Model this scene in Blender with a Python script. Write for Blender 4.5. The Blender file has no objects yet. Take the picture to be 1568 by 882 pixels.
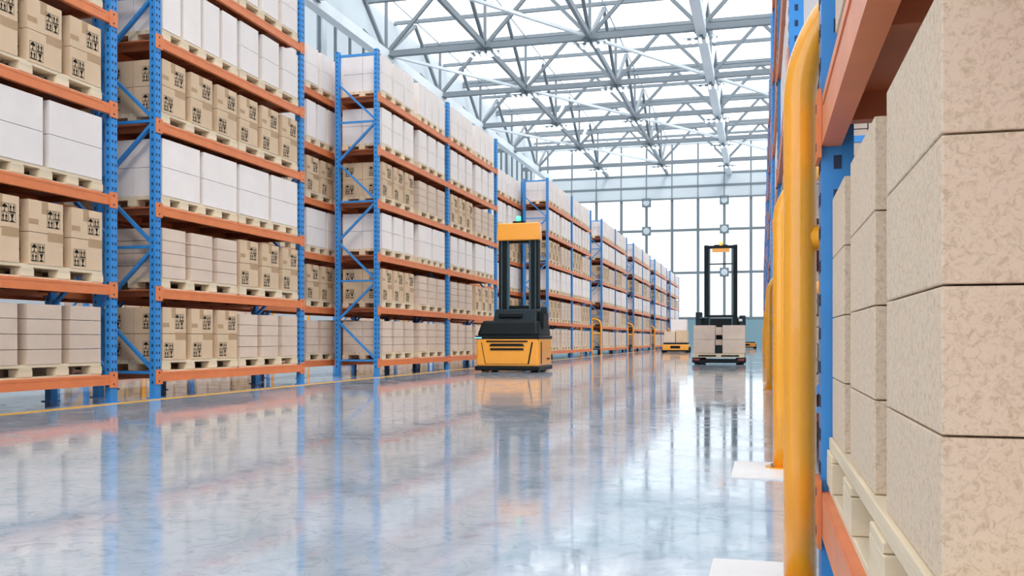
import bpy, math, random
from mathutils import Vector, Matrix
random.seed(4)
S=bpy.context.scene
COL=S.collection
try: S.view_settings.view_transform='Standard'
except Exception: pass

# ------------------------------------------------------------ materials
def newmat(name):
    m=bpy.data.materials.new(name); m.use_nodes=True
    nt=m.node_tree; b=nt.nodes['Principled BSDF']; return m,nt,b
def paint(name,c,rough=.4,metal=0,var=.06,scale=6,bump=0,bscale=200,rand=0,coat=0,c2=None,stretch=None,spec=.5):
    m,nt,b=newmat(name); N=nt.nodes; L=nt.links
    tc=N.new('ShaderNodeTexCoord'); mp=N.new('ShaderNodeMapping')
    if stretch: mp.inputs['Scale'].default_value=stretch
    L.new(tc.outputs['Object'],mp.inputs['Vector'])
    n=N.new('ShaderNodeTexNoise'); n.inputs['Scale'].default_value=scale; n.inputs['Detail'].default_value=4
    L.new(mp.outputs[0],n.inputs['Vector'])
    r=N.new('ShaderNodeValToRGB'); r.color_ramp.elements[0].position=.3; r.color_ramp.elements[1].position=.7
    d=c2 if c2 else tuple(x*(1-2*var) for x in c)
    r.color_ramp.elements[0].color=(*d,1); r.color_ramp.elements[1].color=(*c,1)
    L.new(n.outputs['Fac'],r.inputs[0])
    out=r.outputs[0]
    if rand:
        oi=N.new('ShaderNodeObjectInfo'); mr=N.new('ShaderNodeMapRange')
        mr.inputs['To Min'].default_value=1-rand; mr.inputs['To Max'].default_value=1+rand*.4
        L.new(oi.outputs['Random'],mr.inputs['Value'])
        h=N.new('ShaderNodeHueSaturation'); L.new(mr.outputs[0],h.inputs['Value']); L.new(out,h.inputs['Color']); out=h.outputs[0]
    L.new(out,b.inputs['Base Color'])
    b.inputs['Roughness'].default_value=rough; b.inputs['Metallic'].default_value=metal
    b.inputs['Coat Weight'].default_value=coat; b.inputs['Specular IOR Level'].default_value=spec
    if bump:
        n2=N.new('ShaderNodeTexNoise'); n2.inputs['Scale'].default_value=bscale; n2.inputs['Detail'].default_value=3
        L.new(mp.outputs[0],n2.inputs['Vector'])
        bp=N.new('ShaderNodeBump'); bp.inputs['Strength'].default_value=bump; bp.inputs['Distance'].default_value=.01
        L.new(n2.outputs['Fac'],bp.inputs['Height']); L.new(bp.outputs[0],b.inputs['Normal'])
    return m
def emis(name,c,s):
    m,nt,b=newmat(name); b.inputs['Base Color'].default_value=(*c,1)
    b.inputs['Emission Color'].default_value=(*c,1); b.inputs['Emission Strength'].default_value=s; return m
def glassy(name,c,tr,tint=(1,1,1)):
    m=bpy.data.materials.new(name); m.use_nodes=True; nt=m.node_tree; N=nt.nodes; L=nt.links
    N.remove(N['Principled BSDF']); o=N['Material Output']
    t=N.new('ShaderNodeBsdfTransparent'); d=N.new('ShaderNodeBsdfDiffuse'); tl=N.new('ShaderNodeBsdfTranslucent'); 
    t.inputs['Color'].default_value=(*tint,1)
    n=N.new('ShaderNodeTexNoise'); n.inputs['Scale'].default_value=.3
    r=N.new('ShaderNodeValToRGB'); r.color_ramp.elements[0].color=(*[x*.93 for x in c],1); r.color_ramp.elements[1].color=(*c,1)
    L.new(n.outputs['Fac'],r.inputs[0])
    for q in (d,tl): L.new(r.outputs[0],q.inputs['Color'])
    m1=N.new('ShaderNodeMixShader'); m1.inputs[0].default_value=.5; L.new(d.outputs[0],m1.inputs[1]); L.new(tl.outputs[0],m1.inputs[2])
    m2=N.new('ShaderNodeMixShader'); m2.inputs[0].default_value=tr; L.new(m1.outputs[0],m2.inputs[1]); L.new(t.outputs[0],m2.inputs[2])
    L.new(m2.outputs[0],o.inputs['Surface']); return m

BLUE=paint('blue_rack_paint',(.04,.27,.68),.35,var=.05)
ORNG=paint('orange_beam_paint',(.80,.23,.08),.4,var=.06)
DECK=paint('orange_deck_paint',(.50,.15,.06),.5,var=.08)
DARK=paint('dark_slot',(.012,.03,.08),.6)
KRAFT=paint('kraft_cardboard',(.76,.55,.36),.75,var=.06,scale=3,bump=.15,rand=.12)
KRAFT2=paint('kraft_tape',(.48,.31,.17),.5,var=.04)
BEIGE=paint('beige_cardboard',(.78,.61,.49),.8,var=.06,scale=3,bump=.15,rand=.10)
WHITE=paint('white_cardboard',(.89,.81,.77),.75,var=.03,scale=3,rand=.05)
INK=paint('carton_print_ink',(.015,.015,.01),.7,spec=.1)
WOOD=paint('pallet_wood',(.88,.73,.52),.75,var=.1,scale=5,bump=.2,bscale=60,stretch=(1,.2,3),rand=.06)
YEL=paint('yellow_guard_paint',(.98,.40,.02),.24,var=.02,coat=.5)
YLINE=paint('floor_line_yellow',(.95,.52,.08),.35)
STEEL=paint('truss_steel_gray',(.17,.205,.235),.5,var=.05,scale=.5)
LSTEEL=paint('truss_steel_white',(.68,.74,.78),.45,var=.03,scale=.5)
WALL=paint('wall_panel_gray',(.56,.63,.68),.6,var=.04,scale=.2)
LOWALL=paint('lower_wall_bluegray',(.20,.33,.39),.6,var=.05,scale=.2)
FRAME=paint('window_frame_gray',(.17,.21,.235),.5)
ORN=paint('window_ornament',(.17,.22,.25),.5)
FORNG=paint('forklift_orange',(.97,.40,.05),.3,var=.03,coat=.4)
FBLK=paint('forklift_black',(.006,.010,.012),.45,var=.1,spec=.22)
FDK=paint('forklift_dark_teal',(.012,.026,.034),.45,spec=.25)
TEAL=paint('mast_steel',(.06,.13,.16),.3,metal=.4)
GREEN=emis('green_beacon',(.1,.9,.4),1.5)
AMB=emis('amber_beacon',(1,.45,.1),1.2)
CYAN=emis('cyan_strip',(.2,.7,.9),.8)
REDM=paint('red_marker',(.7,.06,.03),.4)
LAMP=emis('lamp_tube',(1,1,1),2.0)
ROOFG=glassy('roof_glazing',(.94,.97,1.0),.62)
GLASS=glassy('window_glass',(.92,.96,1),.9)
TGLASS=glassy('tinted_window_glass',(.8,.88,.92),.93,(.50,.53,.55))
BGLASS=glassy('bright_window_glass',(.8,.88,.92),.93,(.74,.76,.77))
PLATE=paint('white_floor_plate',(.84,.80,.78),.35,var=.03)

def speckled():
    m,nt,b=newmat('fibrous_cardboard'); N=nt.nodes; L=nt.links
    tc=N.new('ShaderNodeTexCoord')
    n=N.new('ShaderNodeTexNoise'); n.inputs['Scale'].default_value=95; n.inputs['Detail'].default_value=7; n.inputs['Distortion'].default_value=1.0; n.inputs['Roughness'].default_value=.7
    L.new(tc.outputs['Object'],n.inputs['Vector'])
    r=N.new('ShaderNodeValToRGB'); r.color_ramp.elements[0].position=.36; r.color_ramp.elements[1].position=.52
    r.color_ramp.elements[0].color=(.56,.42,.285,1); r.color_ramp.elements[1].color=(.74,.585,.435,1)
    L.new(n.outputs['Fac'],r.inputs[0]); L.new(r.outputs[0],b.inputs['Base Color'])
    b.inputs['Roughness'].default_value=.8
    bp=N.new('ShaderNodeBump'); bp.inputs['Strength'].default_value=.32; bp.inputs['Distance'].default_value=.003
    L.new(n.outputs['Fac'],bp.inputs['Height']); L.new(bp.outputs[0],b.inputs['Normal']); return m
SPECK=speckled()
def floormat():
    m,nt,b=newmat('polished_concrete'); N=nt.nodes; L=nt.links
    tc=N.new('ShaderNodeTexCoord')
    def noise(s,d,dist=0,rough=.55):
        n=N.new('ShaderNodeTexNoise'); n.inputs['Scale'].default_value=s; n.inputs['Detail'].default_value=d
        n.inputs['Distortion'].default_value=dist; n.inputs['Roughness'].default_value=rough
        L.new(tc.outputs['Object'],n.inputs['Vector']); return n
    def ramp(n,p0,c0,p1,c1):
        r=N.new('ShaderNodeValToRGB'); r.color_ramp.elements[0].position=p0; r.color_ramp.elements[0].color=(*c0,1)
        r.color_ramp.elements[1].position=p1; r.color_ramp.elements[1].color=(*c1,1); L.new(n.outputs['Fac'],r.inputs[0]); return r
    a=noise(.7,8,1.2,.65); ra=ramp(a,.35,(.36,.46,.54),.62,(.54,.58,.66))
    c=noise(7,10,1.8,.75); rc=ramp(c,.38,(.55,.63,.66),.50,(1,1,1))
    mx=N.new('ShaderNodeMix'); mx.data_type='RGBA'; mx.blend_type='MULTIPLY'; mx.inputs[0].default_value=.6
    L.new(ra.outputs[0],mx.inputs[6]); L.new(rc.outputs[0],mx.inputs[7]); L.new(mx.outputs[2],b.inputs['Base Color'])
    rr=noise(2.2,11,1.5,.75); r2=ramp(rr,.42,(.02,.02,.02),.62,(.15,.15,.15)); L.new(r2.outputs[0],b.inputs['Roughness'])
    b.inputs['IOR'].default_value=1.75
    bp=N.new('ShaderNodeBump'); bp.inputs['Strength'].default_value=.03; bp.inputs['Distance'].default_value=.005
    b2=noise(9,8,1.0,.65); L.new(b2.outputs['Fac'],bp.inputs['Height']); L.new(bp.outputs[0],b.inputs['Normal'])
    return m
FLOOR=floormat()

# ------------------------------------------------------------ mesh builder
class MB:
    def __init__(s): s.v=[];s.f=[];s.mi=[];s.mats=[];s.sm=[]
    def m(s,mat):
        if mat not in s.mats: s.mats.append(mat)
        return s.mats.index(mat)
    def hexa(s,pts,mat):
        o=len(s.v); s.v+= [tuple(p) for p in pts]; k=s.m(mat)
        for f in ((0,3,2,1),(4,5,6,7),(0,1,5,4),(1,2,6,5),(2,3,7,6),(3,0,4,7)):
            s.f.append(tuple(o+i for i in f)); s.mi.append(k); s.sm.append(False)
    def box(s,x0,x1,y0,y1,z0,z1,mat):
        s.hexa([(x0,y0,z0),(x1,y0,z0),(x1,y1,z0),(x0,y1,z0),(x0,y0,z1),(x1,y0,z1),(x1,y1,z1),(x0,y1,z1)],mat)
    def frus(s,b,t,z0,z1,mat):
        s.hexa([(b[0],b[2],z0),(b[1],b[2],z0),(b[1],b[3],z0),(b[0],b[3],z0),(t[0],t[2],z1),(t[1],t[2],z1),(t[1],t[3],z1),(t[0],t[3],z1)],mat)
    def bar(s,p,q,w,h,mat,up=(0,0,1)):
        p=Vector(p);q=Vector(q);d=(q-p).normalized();u=Vector(up)
        if abs(d.dot(u))>.98: u=Vector((0,1,0))
        r=d.cross(u).normalized(); u=r.cross(d).normalized()
        a=r*w/2; b=u*h/2
        s.hexa([p-a-b,p+a-b,p+a+b,p-a+b,q-a-b,q+a-b,q+a+b,q-a+b],mat)
    def poly(s,pts,mat):
        o=len(s.v); s.v+=[tuple(p) for p in pts]; s.f.append(tuple(range(o,o+len(pts)))); s.mi.append(s.m(mat)); s.sm.append(False)
    def tube(s,path,r,mat,n=20,cap=True):
        P=[Vector(p) for p in path]; o=len(s.v); k=s.m(mat)
        t0=(P[1]-P[0]).normalized(); a=t0.orthogonal().normalized()
        for i,p in enumerate(P):
            if i==0:t=(P[1]-P[0])
            elif i==len(P)-1:t=P[-1]-P[-2]
            else:t=(P[i+1]-P[i]).normalized()+(P[i]-P[i-1]).normalized()
            t.normalize(); a=(a-t*a.dot(t)).normalized(); b=t.cross(a)
            for j in range(n):
                g=2*math.pi*j/n; s.v.append(tuple(p+a*math.cos(g)*r+b*math.sin(g)*r))
        for i in range(len(P)-1):
            for j in range(n):
                s.f.append((o+i*n+j,o+i*n+(j+1)%n,o+(i+1)*n+(j+1)%n,o+(i+1)*n+j)); s.mi.append(k); s.sm.append(True)
        if cap:
            s.f.append(tuple(o+j for j in reversed(range(n)))); s.mi.append(k); s.sm.append(False)
            s.f.append(tuple(o+(len(P)-1)*n+j for j in range(n))); s.mi.append(k); s.sm.append(False)
    def mesh(s,name):
        me=bpy.data.meshes.new(name); me.from_pydata(s.v,[],s.f)
        for m in s.mats: me.materials.append(m)
        me.polygons.foreach_set('material_index',s.mi); me.polygons.foreach_set('use_smooth',s.sm); me.update(); return me
    def obj(s,name,loc=(0,0,0),rot=0,parent=None,bevel=0):
        return mk(name,s.mesh(name),loc,rot,parent,bevel)
def mk(name,me,loc=(0,0,0),rot=0,parent=None,bevel=0):
    o=bpy.data.objects.new(name,me); COL.objects.link(o); o.location=loc; o.rotation_euler=(0,0,rot)
    if parent: o.parent=parent
    if bevel:
        b=o.modifiers.new('bevel','BEVEL'); b.width=bevel; b.segments=3; b.limit_method='ANGLE'
    return o
def empty(name,loc=(0,0,0),rot=0):
    o=bpy.data.objects.new(name,None); COL.objects.link(o); o.location=loc; o.rotation_euler=(0,0,rot); o.empty_display_size=.3; return o

# ------------------------------------------------------------ rack parts (local: front face x=0 facing +X, rack extends to x=-1)
H=7.05; LV=[.29,1.43,2.57,3.72,4.87,6.02]; BH=.065
def frame_mesh():
    b=MB()
    for x0,x1 in ((-.09,0),(-1.0,-.91)):
        b.box(x0,x1,-.06,.06,.012,H,BLUE)
        b.box(x0-.03 if x0<-.5 else x0-.02,x1+.02,-.09,.09,0,.012,BLUE)
        z=.2
        while z<H-.05:
            for yy in (-.028,.028):
                for xa,xb in ((x1,x1+.002),):
                    if x0>-.5: b.box(xa,xb,yy-.011,yy+.011,z,z+.035,DARK)
            for ys in (-.062,.06):
                b.box(x0+.034,x0+.056,ys,ys+.002,z,z+.04,DARK)
            z+=.1
    zs=[.35]; 
    while zs[-1]+.86<H: zs.append(zs[-1]+.86)
    for i,z in enumerate(zs):
        if i%2==0: b.box(-.93,-.07,-.02,.02,z-.02,z+.02,BLUE)
        if i<len(zs)-1:
            p,q=((-.07,0,z+.03),(-.93,0,zs[i+1]-.03)) if i%2==0 else ((-.93,0,z+.03),(-.07,0,zs[i+1]-.03))
            b.bar(p,q,.04,.06,BLUE,(0,1,0))
    b.box(-.93,-.07,-.02,.02,H-.12,H-.07,BLUE)
    return b.mesh('frame')
FR=frame_mesh()
_bc={}
def bay_mesh(L):
    k=round(L,3)
    if k in _bc: return _bc[k]
    b=MB(); y0=.065;y1=L-.065
    for z in LV:
        for x0,x1,s in ((-.055,.0,1),(-1.0,-.945,-1)):
            b.box(x0,x1,y0,y1,z-BH,z+BH,ORNG)
            xf=(x1+.001,x1+.012) if s>0 else (x0-.012,x0-.001)
            for ya,yb in ((-.058,.09),(L-.09,L+.058)):
                b.box(xf[0],xf[1],ya,yb,z-.10,z+.10,ORNG)
                for zz in (z-.07,z+.045): 
                    if s>0: b.box(xf[1],xf[1]+.001,(ya+yb)/2-.012,(ya+yb)/2+.012,zz,zz+.025,DARK)
            b.box(x1 if s>0 else x0-.004,x1+.004 if s>0 else x0,y0+.1,y1-.1,z+BH-.03,z+BH-.005,ORNG)
        b.box(-.945,-.055,y0,y1,z+BH-.022,z+BH-.002,DECK)
        n=6
        for i in range(n):
            yy=y0+.15+(y1-y0-.3)*i/(n-1)
            b.box(-.945,-.055,yy-.025,yy+.025,z-.03,z+BH-.022,DECK)
    _bc[k]=b.mesh('beams'); return _bc[k]

def pallet(b,PW=1.9,D=.94,n=4):
    y0=-PW/2; x0=-D/2
    ph=.16
    for i in range(7):
        w=D/7-.012; xx=x0+i*(D/7)+.006; b.box(xx,xx+w,y0,-y0,ph-.035,ph,WOOD)
    for k in range(n):
        yc=y0+.09+k*(PW-.18)/(n-1)
        b.box(x0,-x0,yc-.09,yc+.09,ph-.055,ph-.036,WOOD)
        for xc in (x0+.07,0,-x0-.07): b.box(xc-.07,xc+.07,yc-.10,yc+.10,.022,ph-.056,WOOD)
    for xc in (x0+.06,0,-x0-.06): b.box(xc-.055,xc+.055,y0,-y0,0,.021,WOOD)
    return ph
def icons(b,o,u,v,s):
    o=Vector(o);u=Vector(u);v=Vector(v)
    P=lambda a,c:o+u*a*s+v*c*s
    def q(a0,a1,c0,c1): b.poly([P(a0,c0),P(a1,c0),P(a1,c1),P(a0,c1)],INK)
    for gx,gy,k in ((0,0,0),(1.2,0,1),(0,1.2,2),(1.2,1.2,0)):
        # thin frame around each pictogram
        q(gx-.04,gx+1.04,gy-.06,gy-.01); q(gx-.04,gx+1.04,gy+1.01,gy+1.06); q(gx-.06,gx-.01,gy-.06,gy+1.06); q(gx+1.01,gx+1.06,gy-.06,gy+1.06)
        if k==0:
            for ax in (.05,.55):
                q(gx+ax+.12,gx+ax+.28,gy+.15,gy+.6); b.poly([P(gx+ax,gy+.55),P(gx+ax+.4,gy+.55),P(gx+ax+.2,gy+.95)],INK)
            q(gx,gx+1,gy,gy+.1)
        elif k==1:
            b.poly([P(gx+.2,gy+.95),P(gx+.4,gy+.45),P(gx+.6,gy+.45),P(gx+.8,gy+.95)][::-1],INK); q(gx+.42,gx+.58,gy+.15,gy+.5); q(gx+.2,gx+.8,gy,gy+.15)
        else:
            b.poly([P(gx+.05,gy+.5),P(gx+.95,gy+.5),P(gx+.8,gy+.8),P(gx+.5,gy+.98),P(gx+.2,gy+.8)],INK); q(gx+.44,gx+.56,gy+.05,gy+.5); q(gx+.3,gx+.54,gy,gy+.12)
def load_mesh(kind):
    b=MB(); PW=1.9; D=.94
    if kind=='carton': n,lay,h,mat=3,2,.37,KRAFT
    elif kind=='beige': n,lay,h,mat=3,4,.174,BEIGE
    elif kind=='white2': n,lay,h,mat=2,2,.395,WHITE
    elif kind=='white3': n,lay,h,mat=3,2,.385,WHITE
    elif kind=='white4': n,lay,h,mat=4,1,.76,WHITE
    else: n,lay,h,mat=3,1,.70,KRAFT
    ph=pallet(b,n=5 if n!=3 else 4)
    gap={2:.10,3:.14,4:.08}[n]; w=(PW-gap*(n-1)-.02)/n
    for i in range(n):
        yc=-PW/2+.01+w/2+i*(w+gap)
        for j in range(lay):
            z0=ph+j*h+.002; z1=ph+(j+1)*h-.005
            for xs in (-1,1):
                xa,xb=(.004,D/2) if xs>0 else (-D/2,-.004)
                b.box(xa,xb,yc-w/2,yc+w/2,z0,z1,mat)
        z0=ph+.002; zt=ph+lay*h
        if kind in('carton','carton1'):
            e=.0025; X=D/2+e
            s=.088
            hh=(zt-ph)
            for sgn in (1,-1):
                icons(b,(sgn*X,yc-sgn*(w/2-.04),ph+.04),(0,sgn,0),(0,0,1),s)
                icons(b,(sgn*X,yc+sgn*(w/2-.25),ph+hh*.60),(0,sgn,0),(0,0,1),s)
                xo=sgn*(X-.001)
                def patch(a0,a1,c0,c1):
                    b.poly([(xo,yc+sgn*a0,c0),(xo,yc+sgn*a1,c0),(xo,yc+sgn*a1,c1),(xo,yc+sgn*a0,c1)],KRAFT2)
                patch(-.07,.03,zt-.15,zt-.01); patch(.02,w/2,ph+hh*.38,ph+hh*.52); patch(-w/2,-.12,ph+hh*.62,ph+hh*.70)
                Yf=yc+sgn*(w/2+e)
                for xo2 in (-.40,.16):
                    icons(b,(-sgn*xo2,Yf,ph+hh*.60),(-sgn,0,0),(0,0,1),s)
                    icons(b,(-sgn*xo2,Yf,ph+.06),(-sgn,0,0),(0,0,1),s)
    return b.mesh('palletized_'+kind)
LM={k:load_mesh(k) for k in('carton','beige','white2','white3','white4','carton1')}
NM={'carton':'labelled_cartons_on_pallet','beige':'plain_boxes_on_pallet','white2':'large_white_boxes_on_pallet','white3':'white_boxes_on_pallet','white4':'tall_white_boxes_on_pallet','carton1':'labelled_cartons_on_pallet'}
DEF=[('carton','beige'),('beige','carton'),('white2','white2'),('carton','carton'),('white4','white3'),('white3','white3')]
B0=[('beige','beige'),('carton','carton'),('white2','white2'),('carton','carton'),('white3','white3'),('white3','white3')]
B2=[('beige','beige'),('carton1','beige'),('white3','white2'),('carton','beige'),('white3','white3'),('white3','white4')]
def rack(xf,y0,Ls,pat=DEF,flip=False,skip=()):
    tot=sum(Ls)
    r=empty('pallet_rack',(xf,y0+(tot if flip else 0),0),math.pi if flip else 0)
    LL=list(reversed(Ls)) if flip else Ls
    y=0; mk('upright_frame',FR,(0,0,0),0,r)
    for bi,L in enumerate(LL):
        mk('shelf_beams',bay_mesh(L),(0,y,0),0,r)
        for li,z in enumerate(LV):
            for pi in (0,1):
                if (bi,li,pi) in skip: continue
                k=pat[li][(pi+(bi if li in(0,1) else 0))%2]
                half=(L-.16)/2
                yc=y+.08+half*(pi+.5)
                o=mk(NM[k],LM[k],(-.5,yc+random.uniform(-.015,.015),z+BH),0,r)
        y+=L
        mk('upright_frame',FR,(0,y,0),0,r)
    return r

XL=-7.95
blocks=[(1.3,[4.39,4.39],B0),(10.97,[4.13],DEF),(18.53,[4.65,4.6],B2),(35.0,[4.75,4.6],B2),(47.6,[4.6,4.6],B2),(60.0,[4.6,4.6],B2),(72.4,[4.6,4.6],B2),(84.8,[4.6,4.6],B2)]
for y0,Ls,p in blocks: rack(XL,y0,Ls,p)
rack(XL-1.22,3.6,[4.6]*7,DEF)
rack(XL-1.22,36.0,[4.6]*6,DEF)
for y0 in (65,82): rack(XL-1.22,y0,[4.6]*3,DEF)
for y0,Ls,p in blocks[:5]: rack(-17.0,y0+2,Ls,DEF)
XR=.17
rblocks=[(6.25,[4.4,4.4]),(18.6,[4.6,4.6]),(31.2,[4.6,4.6]),(43.8,[4.6,4.6]),(56.4,[4.6,4.6]),(69,[4.6,4.6]),(81.6,[4.6,4.6])]
rack(XR,-1.47,[4.4],DEF,flip=True,skip=[(0,0,0),(0,0,1)])
for y0,Ls in rblocks: rack(XR,y0,Ls,DEF,flip=True)

zt=LV[0]+BH
b=MB(); ph=pallet(b,1.84,.95)
pl=b.obj('wooden_pallet',(XR+.015+.475,1.94,zt),0,bevel=.003)
for (ya,yb) in ((1.16,1.645),(1.815,2.29),(2.46,2.855)):
    b=MB(); zz=zt+ph+.001
    for j in range(4):
        b.box(0,.46,0,yb-ya,j*.174,(j+1)*.174-.0025,SPECK)
        b.box(.465,.94,0,yb-ya,j*.174,(j+1)*.174-.0025,SPECK)
    b.obj('cardboard_box_stack',(XR+.03,ya,zz),0,bevel=.0025)

# ------------------------------------------------------------ guards
def guard(xa,xb,y,ht=1.85,r=.05,R=.33):
    b=MB(); path=[(xa,0,.012),(xa,0,.4),(xa,0,.9),(xa,0,ht-R)]
    s=1 if xb>xa else -1
    for i in range(1,17):
        t=math.pi/2*i/16; path.append((xa+s*(R-R*math.cos(t)),0,ht-R+R*math.sin(t)))
    for i in range(0,17):
        t=math.pi/2*i/16; path.append((xb-s*R+s*R*math.sin(t),0,ht-R+R*math.cos(t)))
    path+=[(xb,0,.9),(xb,0,.012)]
    b.tube(path,r,YEL,40)
    b.tube([(xa,0,1.12),(xb,0,1.12)],r*.8,YEL,20)
    for x in (xa,xb):
        b.tube([(x,0,0),(x,0,.014)],r*1.9,YEL,28)
        for k in range(4):
            a=math.pi/4+k*math.pi/2; b.tube([(x+math.cos(a)*r*1.5,math.sin(a)*r*1.5,.01),(x+math.cos(a)*r*1.5,math.sin(a)*r*1.5,.026)],.009,STEEL,6)
    return b.obj('yellow_rack_guard',(0,y,0))
guard(.117,1.2,3.06,2.01,R=.46)
for y in (5.98,15.3,18.3,28.1,30.9,40.7,43.5,53.3,56.1,65.9,68.7,78.5): guard(.117,1.2,y)
for y in (34.7,44.65,47.3,57.1,59.7,69.5,72.1,81.9,84.5): guard(XL-.02,XL-1.05,y)
for y in (12.6,22.,31.6): guard(-16.4,-17.9,y,2.1)
for y in (2.72,5.5):
    b=MB(); b.box(-.17,.165,y,y+.72,0,.008,PLATE); b.obj('floor_plate',(0,0,0))
b=MB(); b.box(-7.86,-7.72,-7,98,0,.003,YLINE); b.obj('floor_marking_line')

# ------------------------------------------------------------ room shell
WX0,WX1,WY0,WY1,ZT=-24,16,-8,100,22.2
b=MB(); b.box(WX0-.5,WX1+.5,WY0-.5,WY1+.5,-.2,0,FLOOR); b.obj('floor')
b=MB()
b.box(WX0,WX1,WY1,WY1+.4,0,3.1,LOWALL); b.box(WX0,WX1,WY1-.06,WY1,3.0,3.2,FRAME)
b.box(WX0,WX1,WY1,WY1+.4,15.8,18.4,WALL); b.box(WX0,WX1,WY1,WY1+.4,21.6,ZT,WALL)
xs=[-3.78+2.72*k for k in range(-7,8)]
for x in xs:
    b.box(x-.05,x+.05,WY1-.04,WY1,15.8,18.4,FRAME)
for z in (17.1,18.4,15.8): b.box(WX0,WX1,WY1-.08,WY1,z-.09,z+.09,FRAME)
b.obj('wall_back')
b=MB()
for x in xs: b.box(x-.14,x+.14,WY1+.05,WY1+.25,3.1,15.8,FRAME)
for z in (12.45,7.9): b.box(WX0,WX1,WY1+.06,WY1+.24,z-.13,z+.13,FRAME)
for k in (-6,-3,0,3,6):
    x=-3.78+2.72*k
    for z in (15.5,12.45,7.9):
        b.tube([(x,WY1-.02,z),(x,WY1+.3,z)],.66,ORN,4)
        b.tube([(x,WY1-.06,z),(x,WY1-.02,z)],.34,WALL,20)
b.box(WX0,WX1,WY1+.14,WY1+.16,3.1,15.8,BGLASS)
b.obj('window_1')
b=MB(); b.box(WX0,WX1,WY1+.14,WY1+.16,18.4,21.6,BGLASS)
for x in xs: b.box(x-.08,x+.08,WY1+.05,WY1+.25,18.4,21.6,FRAME)
b.obj('window_2')
def sidewall(x0,x1,nm,wn):
    b=MB(); b.box(x0,x1,WY0,WY1,0,4,WALL); b.box(x0,x1,WY0,WY1,9.5,12,WALL); b.box(x0,x1,WY0,WY1,19.5,ZT,WALL)
    y=WY0
    while y<WY1:
        b.box(x0,x1,y,y+.8,4,9.5,WALL); b.box(x0,x1,y,y+.5,12,19.5,WALL); y+=8
    b.obj(nm)
    b=MB(); xm=(x0+x1)/2
    for za,zb in ((4,9.5),(12,19.5)):
        b.box(xm-.01,xm+.01,WY0,WY1,za,zb,TGLASS); z=(za+zb)/2
        b.box(xm-.08,xm+.08,WY0,WY1,z-.06,z+.06,FRAME)
        y=WY0
        while y<WY1: b.box(xm-.08,xm+.08,y-.05,y+.05,za,zb,FRAME); y+=2
    b.obj(wn)
sidewall(WX0-.4,WX0,'wall_left','window_3'); sidewall(WX1,WX1+.4,'wall_right','window_4')
b=MB(); b.box(WX0,WX1,WY0-.4,WY0,0,1,WALL); b.box(WX0,WX1,WY0-.4,WY0,14,ZT,WALL)
for k in range(6): x=WX0+k*8; b.box(x-.3 if k else x,x+.3,WY0-.4,WY0,1,14,WALL)
b.obj('wall_front')
b=MB(); b.box(WX0,WX1,WY0-.21,WY0-.19,1,14,GLASS)
for k in range(20): b.box(WX0+k*2-.05,WX0+k*2+.05,WY0-.28,WY0-.12,1,14,FRAME)
for z in (4,7.5,11): b.box(WX0,WX1,WY0-.28,WY0-.12,z-.05,z+.05,FRAME)
b.obj('window_5')
b=MB(); b.box(WX0-.4,WX1+.4,WY0-.4,WY1+.4,ZT+.12,ZT+.16,ROOFG)
b.obj('ceiling')
b=MB()
y=WY0+1.6
while y<=WY1: b.box(WX0,WX1,y-.09,y+.09,ZT-.12,ZT+.115,STEEL); y+=5
x=WX0+1.5
while x<=WX1: b.box(x-.05,x+.05,WY0,WY1,ZT-.02,ZT+.10,LSTEEL); x+=6.4
b.obj('roof_purlins')
NX=[-22.5,-16.1,-9.7,-3.3,3.1,9.5]; NY=[3.6+10*k for k in range(-1,10)]; ZB=18.5; ZTP=21.9
b=MB()
for yy in NY:
    b.box(WX0,WX1,yy-.17,yy+.17,ZB-.17,ZB+.17,STEEL)
    b.box(WX0,WX1,yy-.14,yy+.14,ZTP-.12,ZTP+.12,STEEL)
    for i,x in enumerate(NX):
        b.bar((x,yy,ZB),(x,yy,ZTP),.16,.16,STEEL)
        b.bar((x,yy,ZB),(x+3.2,yy,ZTP),.2,.2,STEEL); b.bar((x,yy,ZB),(x-3.2,yy,ZTP),.2,.2,STEEL)
        b.box(x-.4,x+.4,yy-.4,yy+.4,ZB-.2,ZB-.16,STEEL)
b.obj('roof_truss_transverse')
b=MB()
for i,x in enumerate(NX):
    thick=x in(-3.3,-22.5)
    w=.55 if thick else .2; mt=LSTEEL if thick else STEEL
    b.box(x-w/2,x+w/2,WY0,WY1,ZB-.18-(.25 if thick else 0),ZB+.18,mt)
    for yy in NY:
        b.bar((x,yy,ZB),(x,yy+5,ZTP),.2,.2,LSTEEL if i%2 else STEEL); b.bar((x,yy,ZB),(x,yy-5,ZTP),.2,.2,STEEL)
b.obj('roof_truss_longitudinal')
b=MB()
for i,x in enumerate(NX[:-1]):
    for j,yy in enumerate(NY[:-1]):
        if (i+j)%2==0: b.bar((x,yy,ZB),(NX[i+1],yy+10,ZB),.2,.16,LSTEEL)
b.obj('roof_bracing')
lb=MB()
for k in range(5):
    lb.box(-.95+k*.4,-.75+k*.4,-.45,.45,-.10,-.02,LSTEEL); lb.box(-.93+k*.4,-.77+k*.4,-.43,.43,-.115,-.10,LAMP)
lb.box(-1,.9,-.05,.05,-.02,.10,STEEL); lb.box(-.1,.1,-.1,.1,.05,.22,STEEL)
lm=lb.mesh('high_bay_lamp')
for yy in NY:
    for x in NX[1:]: mk('high_bay_lamp',lm,(x,yy,ZB-.42 if x!=-3.3 else ZB-.65),0)

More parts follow.
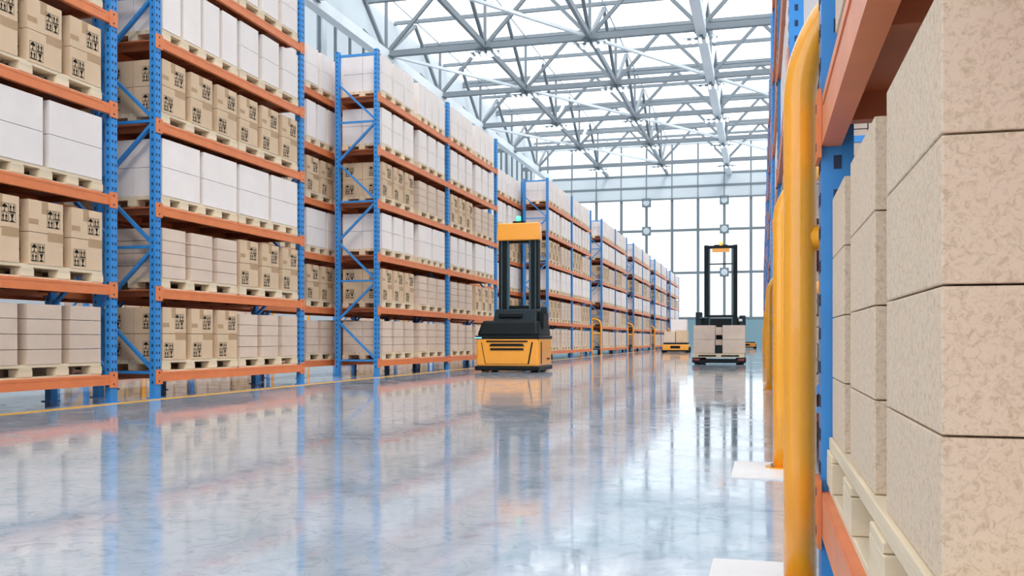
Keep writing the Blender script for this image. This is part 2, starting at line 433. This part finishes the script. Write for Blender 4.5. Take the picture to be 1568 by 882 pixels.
# ------------------------------------------------------------ forklifts
def part(name,parent,fn,bevel=.01):
    b=MB(); fn(b); return b.obj(name,(0,0,0),0,parent,bevel)
def lift_a(loc):
    r=empty('warehouse_forklift',loc)
    W=.80
    part('body',r,lambda b:b.box(-W,W,.0,1.45,.13,.88,FORNG),.07)
    part('bumper',r,lambda b:b.box(-W-.02,W+.02,-.03,1.48,.04,.15,FBLK),.03)
    part('hood',r,lambda b:b.frus((-W+.01,W-.01,.02,1.44),(-.68,.74,.14,1.40),.885,1.27,FBLK),.07)
    part('band',r,lambda b:(b.box(-W-.012,W+.012,-.012,1.46,.81,.90,FBLK)),.02)
    def g(b):
        b.frus((-.45,.45,-.02,.05),(-.40,.40,-.02,.05),.64,.70,FBLK); b.box(-.42,.42,-.02,.05,.54,.59,FBLK)
        b.box(-.52,.52,-.018,.02,.74,.775,FBLK)
        b.frus((.52,.56,-.004,.02),(.62,.66,-.004,.02),.2,.74,FBLK); b.frus((-.56,-.54,-.004,.02),(-.66,-.64,-.004,.02),.2,.74,FBLK)
        b.box(-.56,.56,-.004,.02,.2,.21,FBLK)
    part('grille',r,g,.004)
    part('side_strip',r,lambda b:(b.box(-W-.016,-W+.16,-.016,.0,.83,.86,CYAN)),.0)
    def c(b):
        b.frus((-.46,.66,.35,1.3),(-.42,.64,.45,1.25),1.25,1.56,FDK)
        b.box(-.30,.30,.33,.42,1.34,1.46,FBLK)
        b.box(.66,.80,.5,1.1,1.05,1.5,FBLK); b.box(.70,.86,.6,.7,1.45,1.62,FDK)
    part('console',r,c,.03)
    def m(b):
        for s in (-1,1):
            xc=.10+s*.42
            b.box(xc-.10,xc+.10,.75,.95,.9,3.70,FBLK); 
            b.box(xc-s*.13-.03,xc-s*.13+.03,.78,.90,1.0,3.66,TEAL)
            b.box(xc+s*.02-.015,xc+s*.02+.015,.735,.75,1.5,3.6,TEAL)
        b.box(-.42,.62,.8,.9,1.55,1.66,FBLK); b.box(-.42,.62,.8,.9,3.24,3.30,FBLK)
    part('mast',r,m,.012)
    part('mast_head',r,lambda b:b.frus((-.46,.66,.66,1.0),(-.44,.64,.68,.98),3.30,3.74,FORNG),.03)
    def t(b):
        b.box(-.05,.25,.75,.92,3.74,3.79,FBLK); b.tube([(.08,.83,3.79),(.08,.83,3.92)],.06,GREEN,16)
    part('beacon',r,t,.0)
    def f(b):
        for s in(-.35,.35): b.box(s-.07,s+.07,1.45,2.5,.08,.13,FDK)
        b.box(-.5,.5,1.45,1.52,.1,.7,FDK)
    part('forks',r,f,.01)
    def w(b):
        for s in(-1,1):
            for yy in (.3,1.15): b.tube([(s*.55,yy,.12),(s*.72,yy,.12)],.119,FBLK,20)
    part('wheels',r,w,0)
    part('side_panel',r,lambda b:(b.box(W-.01,W+.012,.25,.3,.2,.75,FBLK),b.box(W-.01,W+.012,.9,1.2,.3,.34,FBLK)),0)
    return r
def lift_b(loc):
    r=empty('pallet_stacker_truck',loc)
    def base(b):
        b.box(-.84,.84,.0,1.2,.05,.16,FBLK); b.box(-.80,-.60,-.02,.02,.13,.17,REDM); b.box(.60,.80,-.02,.02,.13,.17,REDM)
        b.box(-.84,-.55,-.01,1.2,.16,.22,FDK); b.box(.55,.84,-.01,1.2,.16,.22,FDK)
    part('base_legs',r,base,.02)
    def pal(b):
        b.box(-.8,.8,.0,1.05,.30,.35,WOOD); b.box(-.8,.8,0,1.05,.225,.25,WOOD)
        for x in(-.72,0,.72): b.box(x-.08,x+.08,0,1.05,.25,.30,WOOD)
    part('pallet',r,pal,.004)
    def ld(b):
        for s in(-1,1):
            x0,x1=(-.80,-.12) if s<0 else (.12,.82)
            b.box(x0,x1,.05,1.0,.36,.80,BEIGE); b.box(x0,x1,.05,1.0,.805,1.26,BEIGE)
    part('boxes',r,ld,.01)
    def mid(b):
        b.box(-.12,.12,.2,.5,.36,.6,FDK); b.box(-.11,.11,.15,.3,.62,.8,BEIGE); b.box(-.11,.11,.15,.3,.95,1.2,BEIGE)
    part('fork_carriage',r,mid,.01)
    def body(b):
        b.frus((-.76,.80,1.1,2.1),(-.66,.72,1.15,2.0),.2,1.5,FBLK)
        b.box(-.80,-.60,1.08,1.6,1.25,1.72,FDK); b.box(.62,.82,1.08,1.6,1.25,1.6,FDK)
        b.box(-.66,-.4,1.05,1.2,1.5,1.55,TEAL); b.box(.60,.72,1.04,1.1,1.40,1.48,LSTEEL)
    part('body',r,body,.04)
    def m(b):
        for s in(-1,1):
            xc=.02+s*.47
            b.box(xc-.07,xc+.07,1.1,1.25,.3,3.95,FBLK); b.box(xc-s*.10-.025,xc-s*.10+.025,1.12,1.22,.4,3.88,TEAL)
        b.box(-.52,.56,1.08,1.27,3.84,3.93,FBLK); b.box(-.42,.46,1.12,1.22,1.55,1.62,FBLK)
        b.box(-.4,.44,1.12,1.2,3.3,3.34,FBLK)
    part('mast',r,m,.012)
    def t(b):
        b.box(-.26,.30,1.1,1.25,3.72,3.84,FORNG); b.tube([(.02,1.17,3.93),(.02,1.17,4.06)],.07,AMB,16); b.box(-.2,.24,1.12,1.22,3.93,3.96,FBLK)
    part('beacon',r,t,0)
    def w(b):
        for s in(-1,1):
            b.tube([(s*.6,.3,.085),(s*.78,.3,.085)],.084,FBLK,16); b.tube([(s*.5,1.7,.16),(s*.7,1.7,.16)],.159,FBLK,16)
    part('wheels',r,w,0)
    return r
def agv(loc,loaded=True):
    r=empty('automated_guided_cart',loc)
    part('chassis',r,lambda b:(b.box(-.8,.8,0,1.6,.12,.5,FORNG),b.box(-.83,.83,-.03,1.63,.06,.16,FBLK)),.05)
    part('deck',r,lambda b:(b.box(-.75,.75,.1,1.5,.5,.6,FDK),b.box(-.3,.3,-.01,.02,.25,.42,FBLK)),.02)
    def w(b):
        for s in(-1,1):
            for yy in(.35,1.25): b.tube([(s*.6,yy,.17),(s*.86,yy,.17)],.169,FBLK,18)
    part('wheels',r,w,0)
    if loaded: part('boxes',r,lambda b:(b.box(-.7,-.02,.2,1.4,.61,1.3,BEIGE),b.box(.02,.7,.2,1.4,.61,1.35,KRAFT),b.box(-.3,.66,.25,1.3,1.36,2.05,WHITE)),.01)
    return r
lift_a((-6.02,21.9,0)); lift_b((-1.33,30.5,0)); agv((-5.15,58,0)); agv((-5.9,66,0)); agv((-1.3,86,0),False)

# ------------------------------------------------------------ light, world, camera
w=bpy.data.worlds.new('overcast_sky'); S.world=w; w.use_nodes=True; nt=w.node_tree
bg=nt.nodes['Background']; bg.inputs['Color'].default_value=(.93,.965,1.0,1); bg.inputs['Strength'].default_value=2.75
sd=bpy.data.lights.new('sun','SUN'); sd.energy=5.5; sd.angle=math.radians(20); sd.color=(1,.94,.85)
so=bpy.data.objects.new('sun',sd); COL.objects.link(so); so.rotation_euler=Vector((-.5,.75,-1.0)).to_track_quat('-Z','Y').to_euler()
cd=bpy.data.cameras.new('camera'); co=bpy.data.objects.new('camera',cd); COL.objects.link(co)
co.location=(0,0,.8); co.rotation_euler=(math.pi/2,0,math.radians(15.05)); cd.sensor_width=36; cd.lens=32.62; cd.shift_y=.0504; cd.clip_start=.02; cd.clip_end=500
S.camera=co
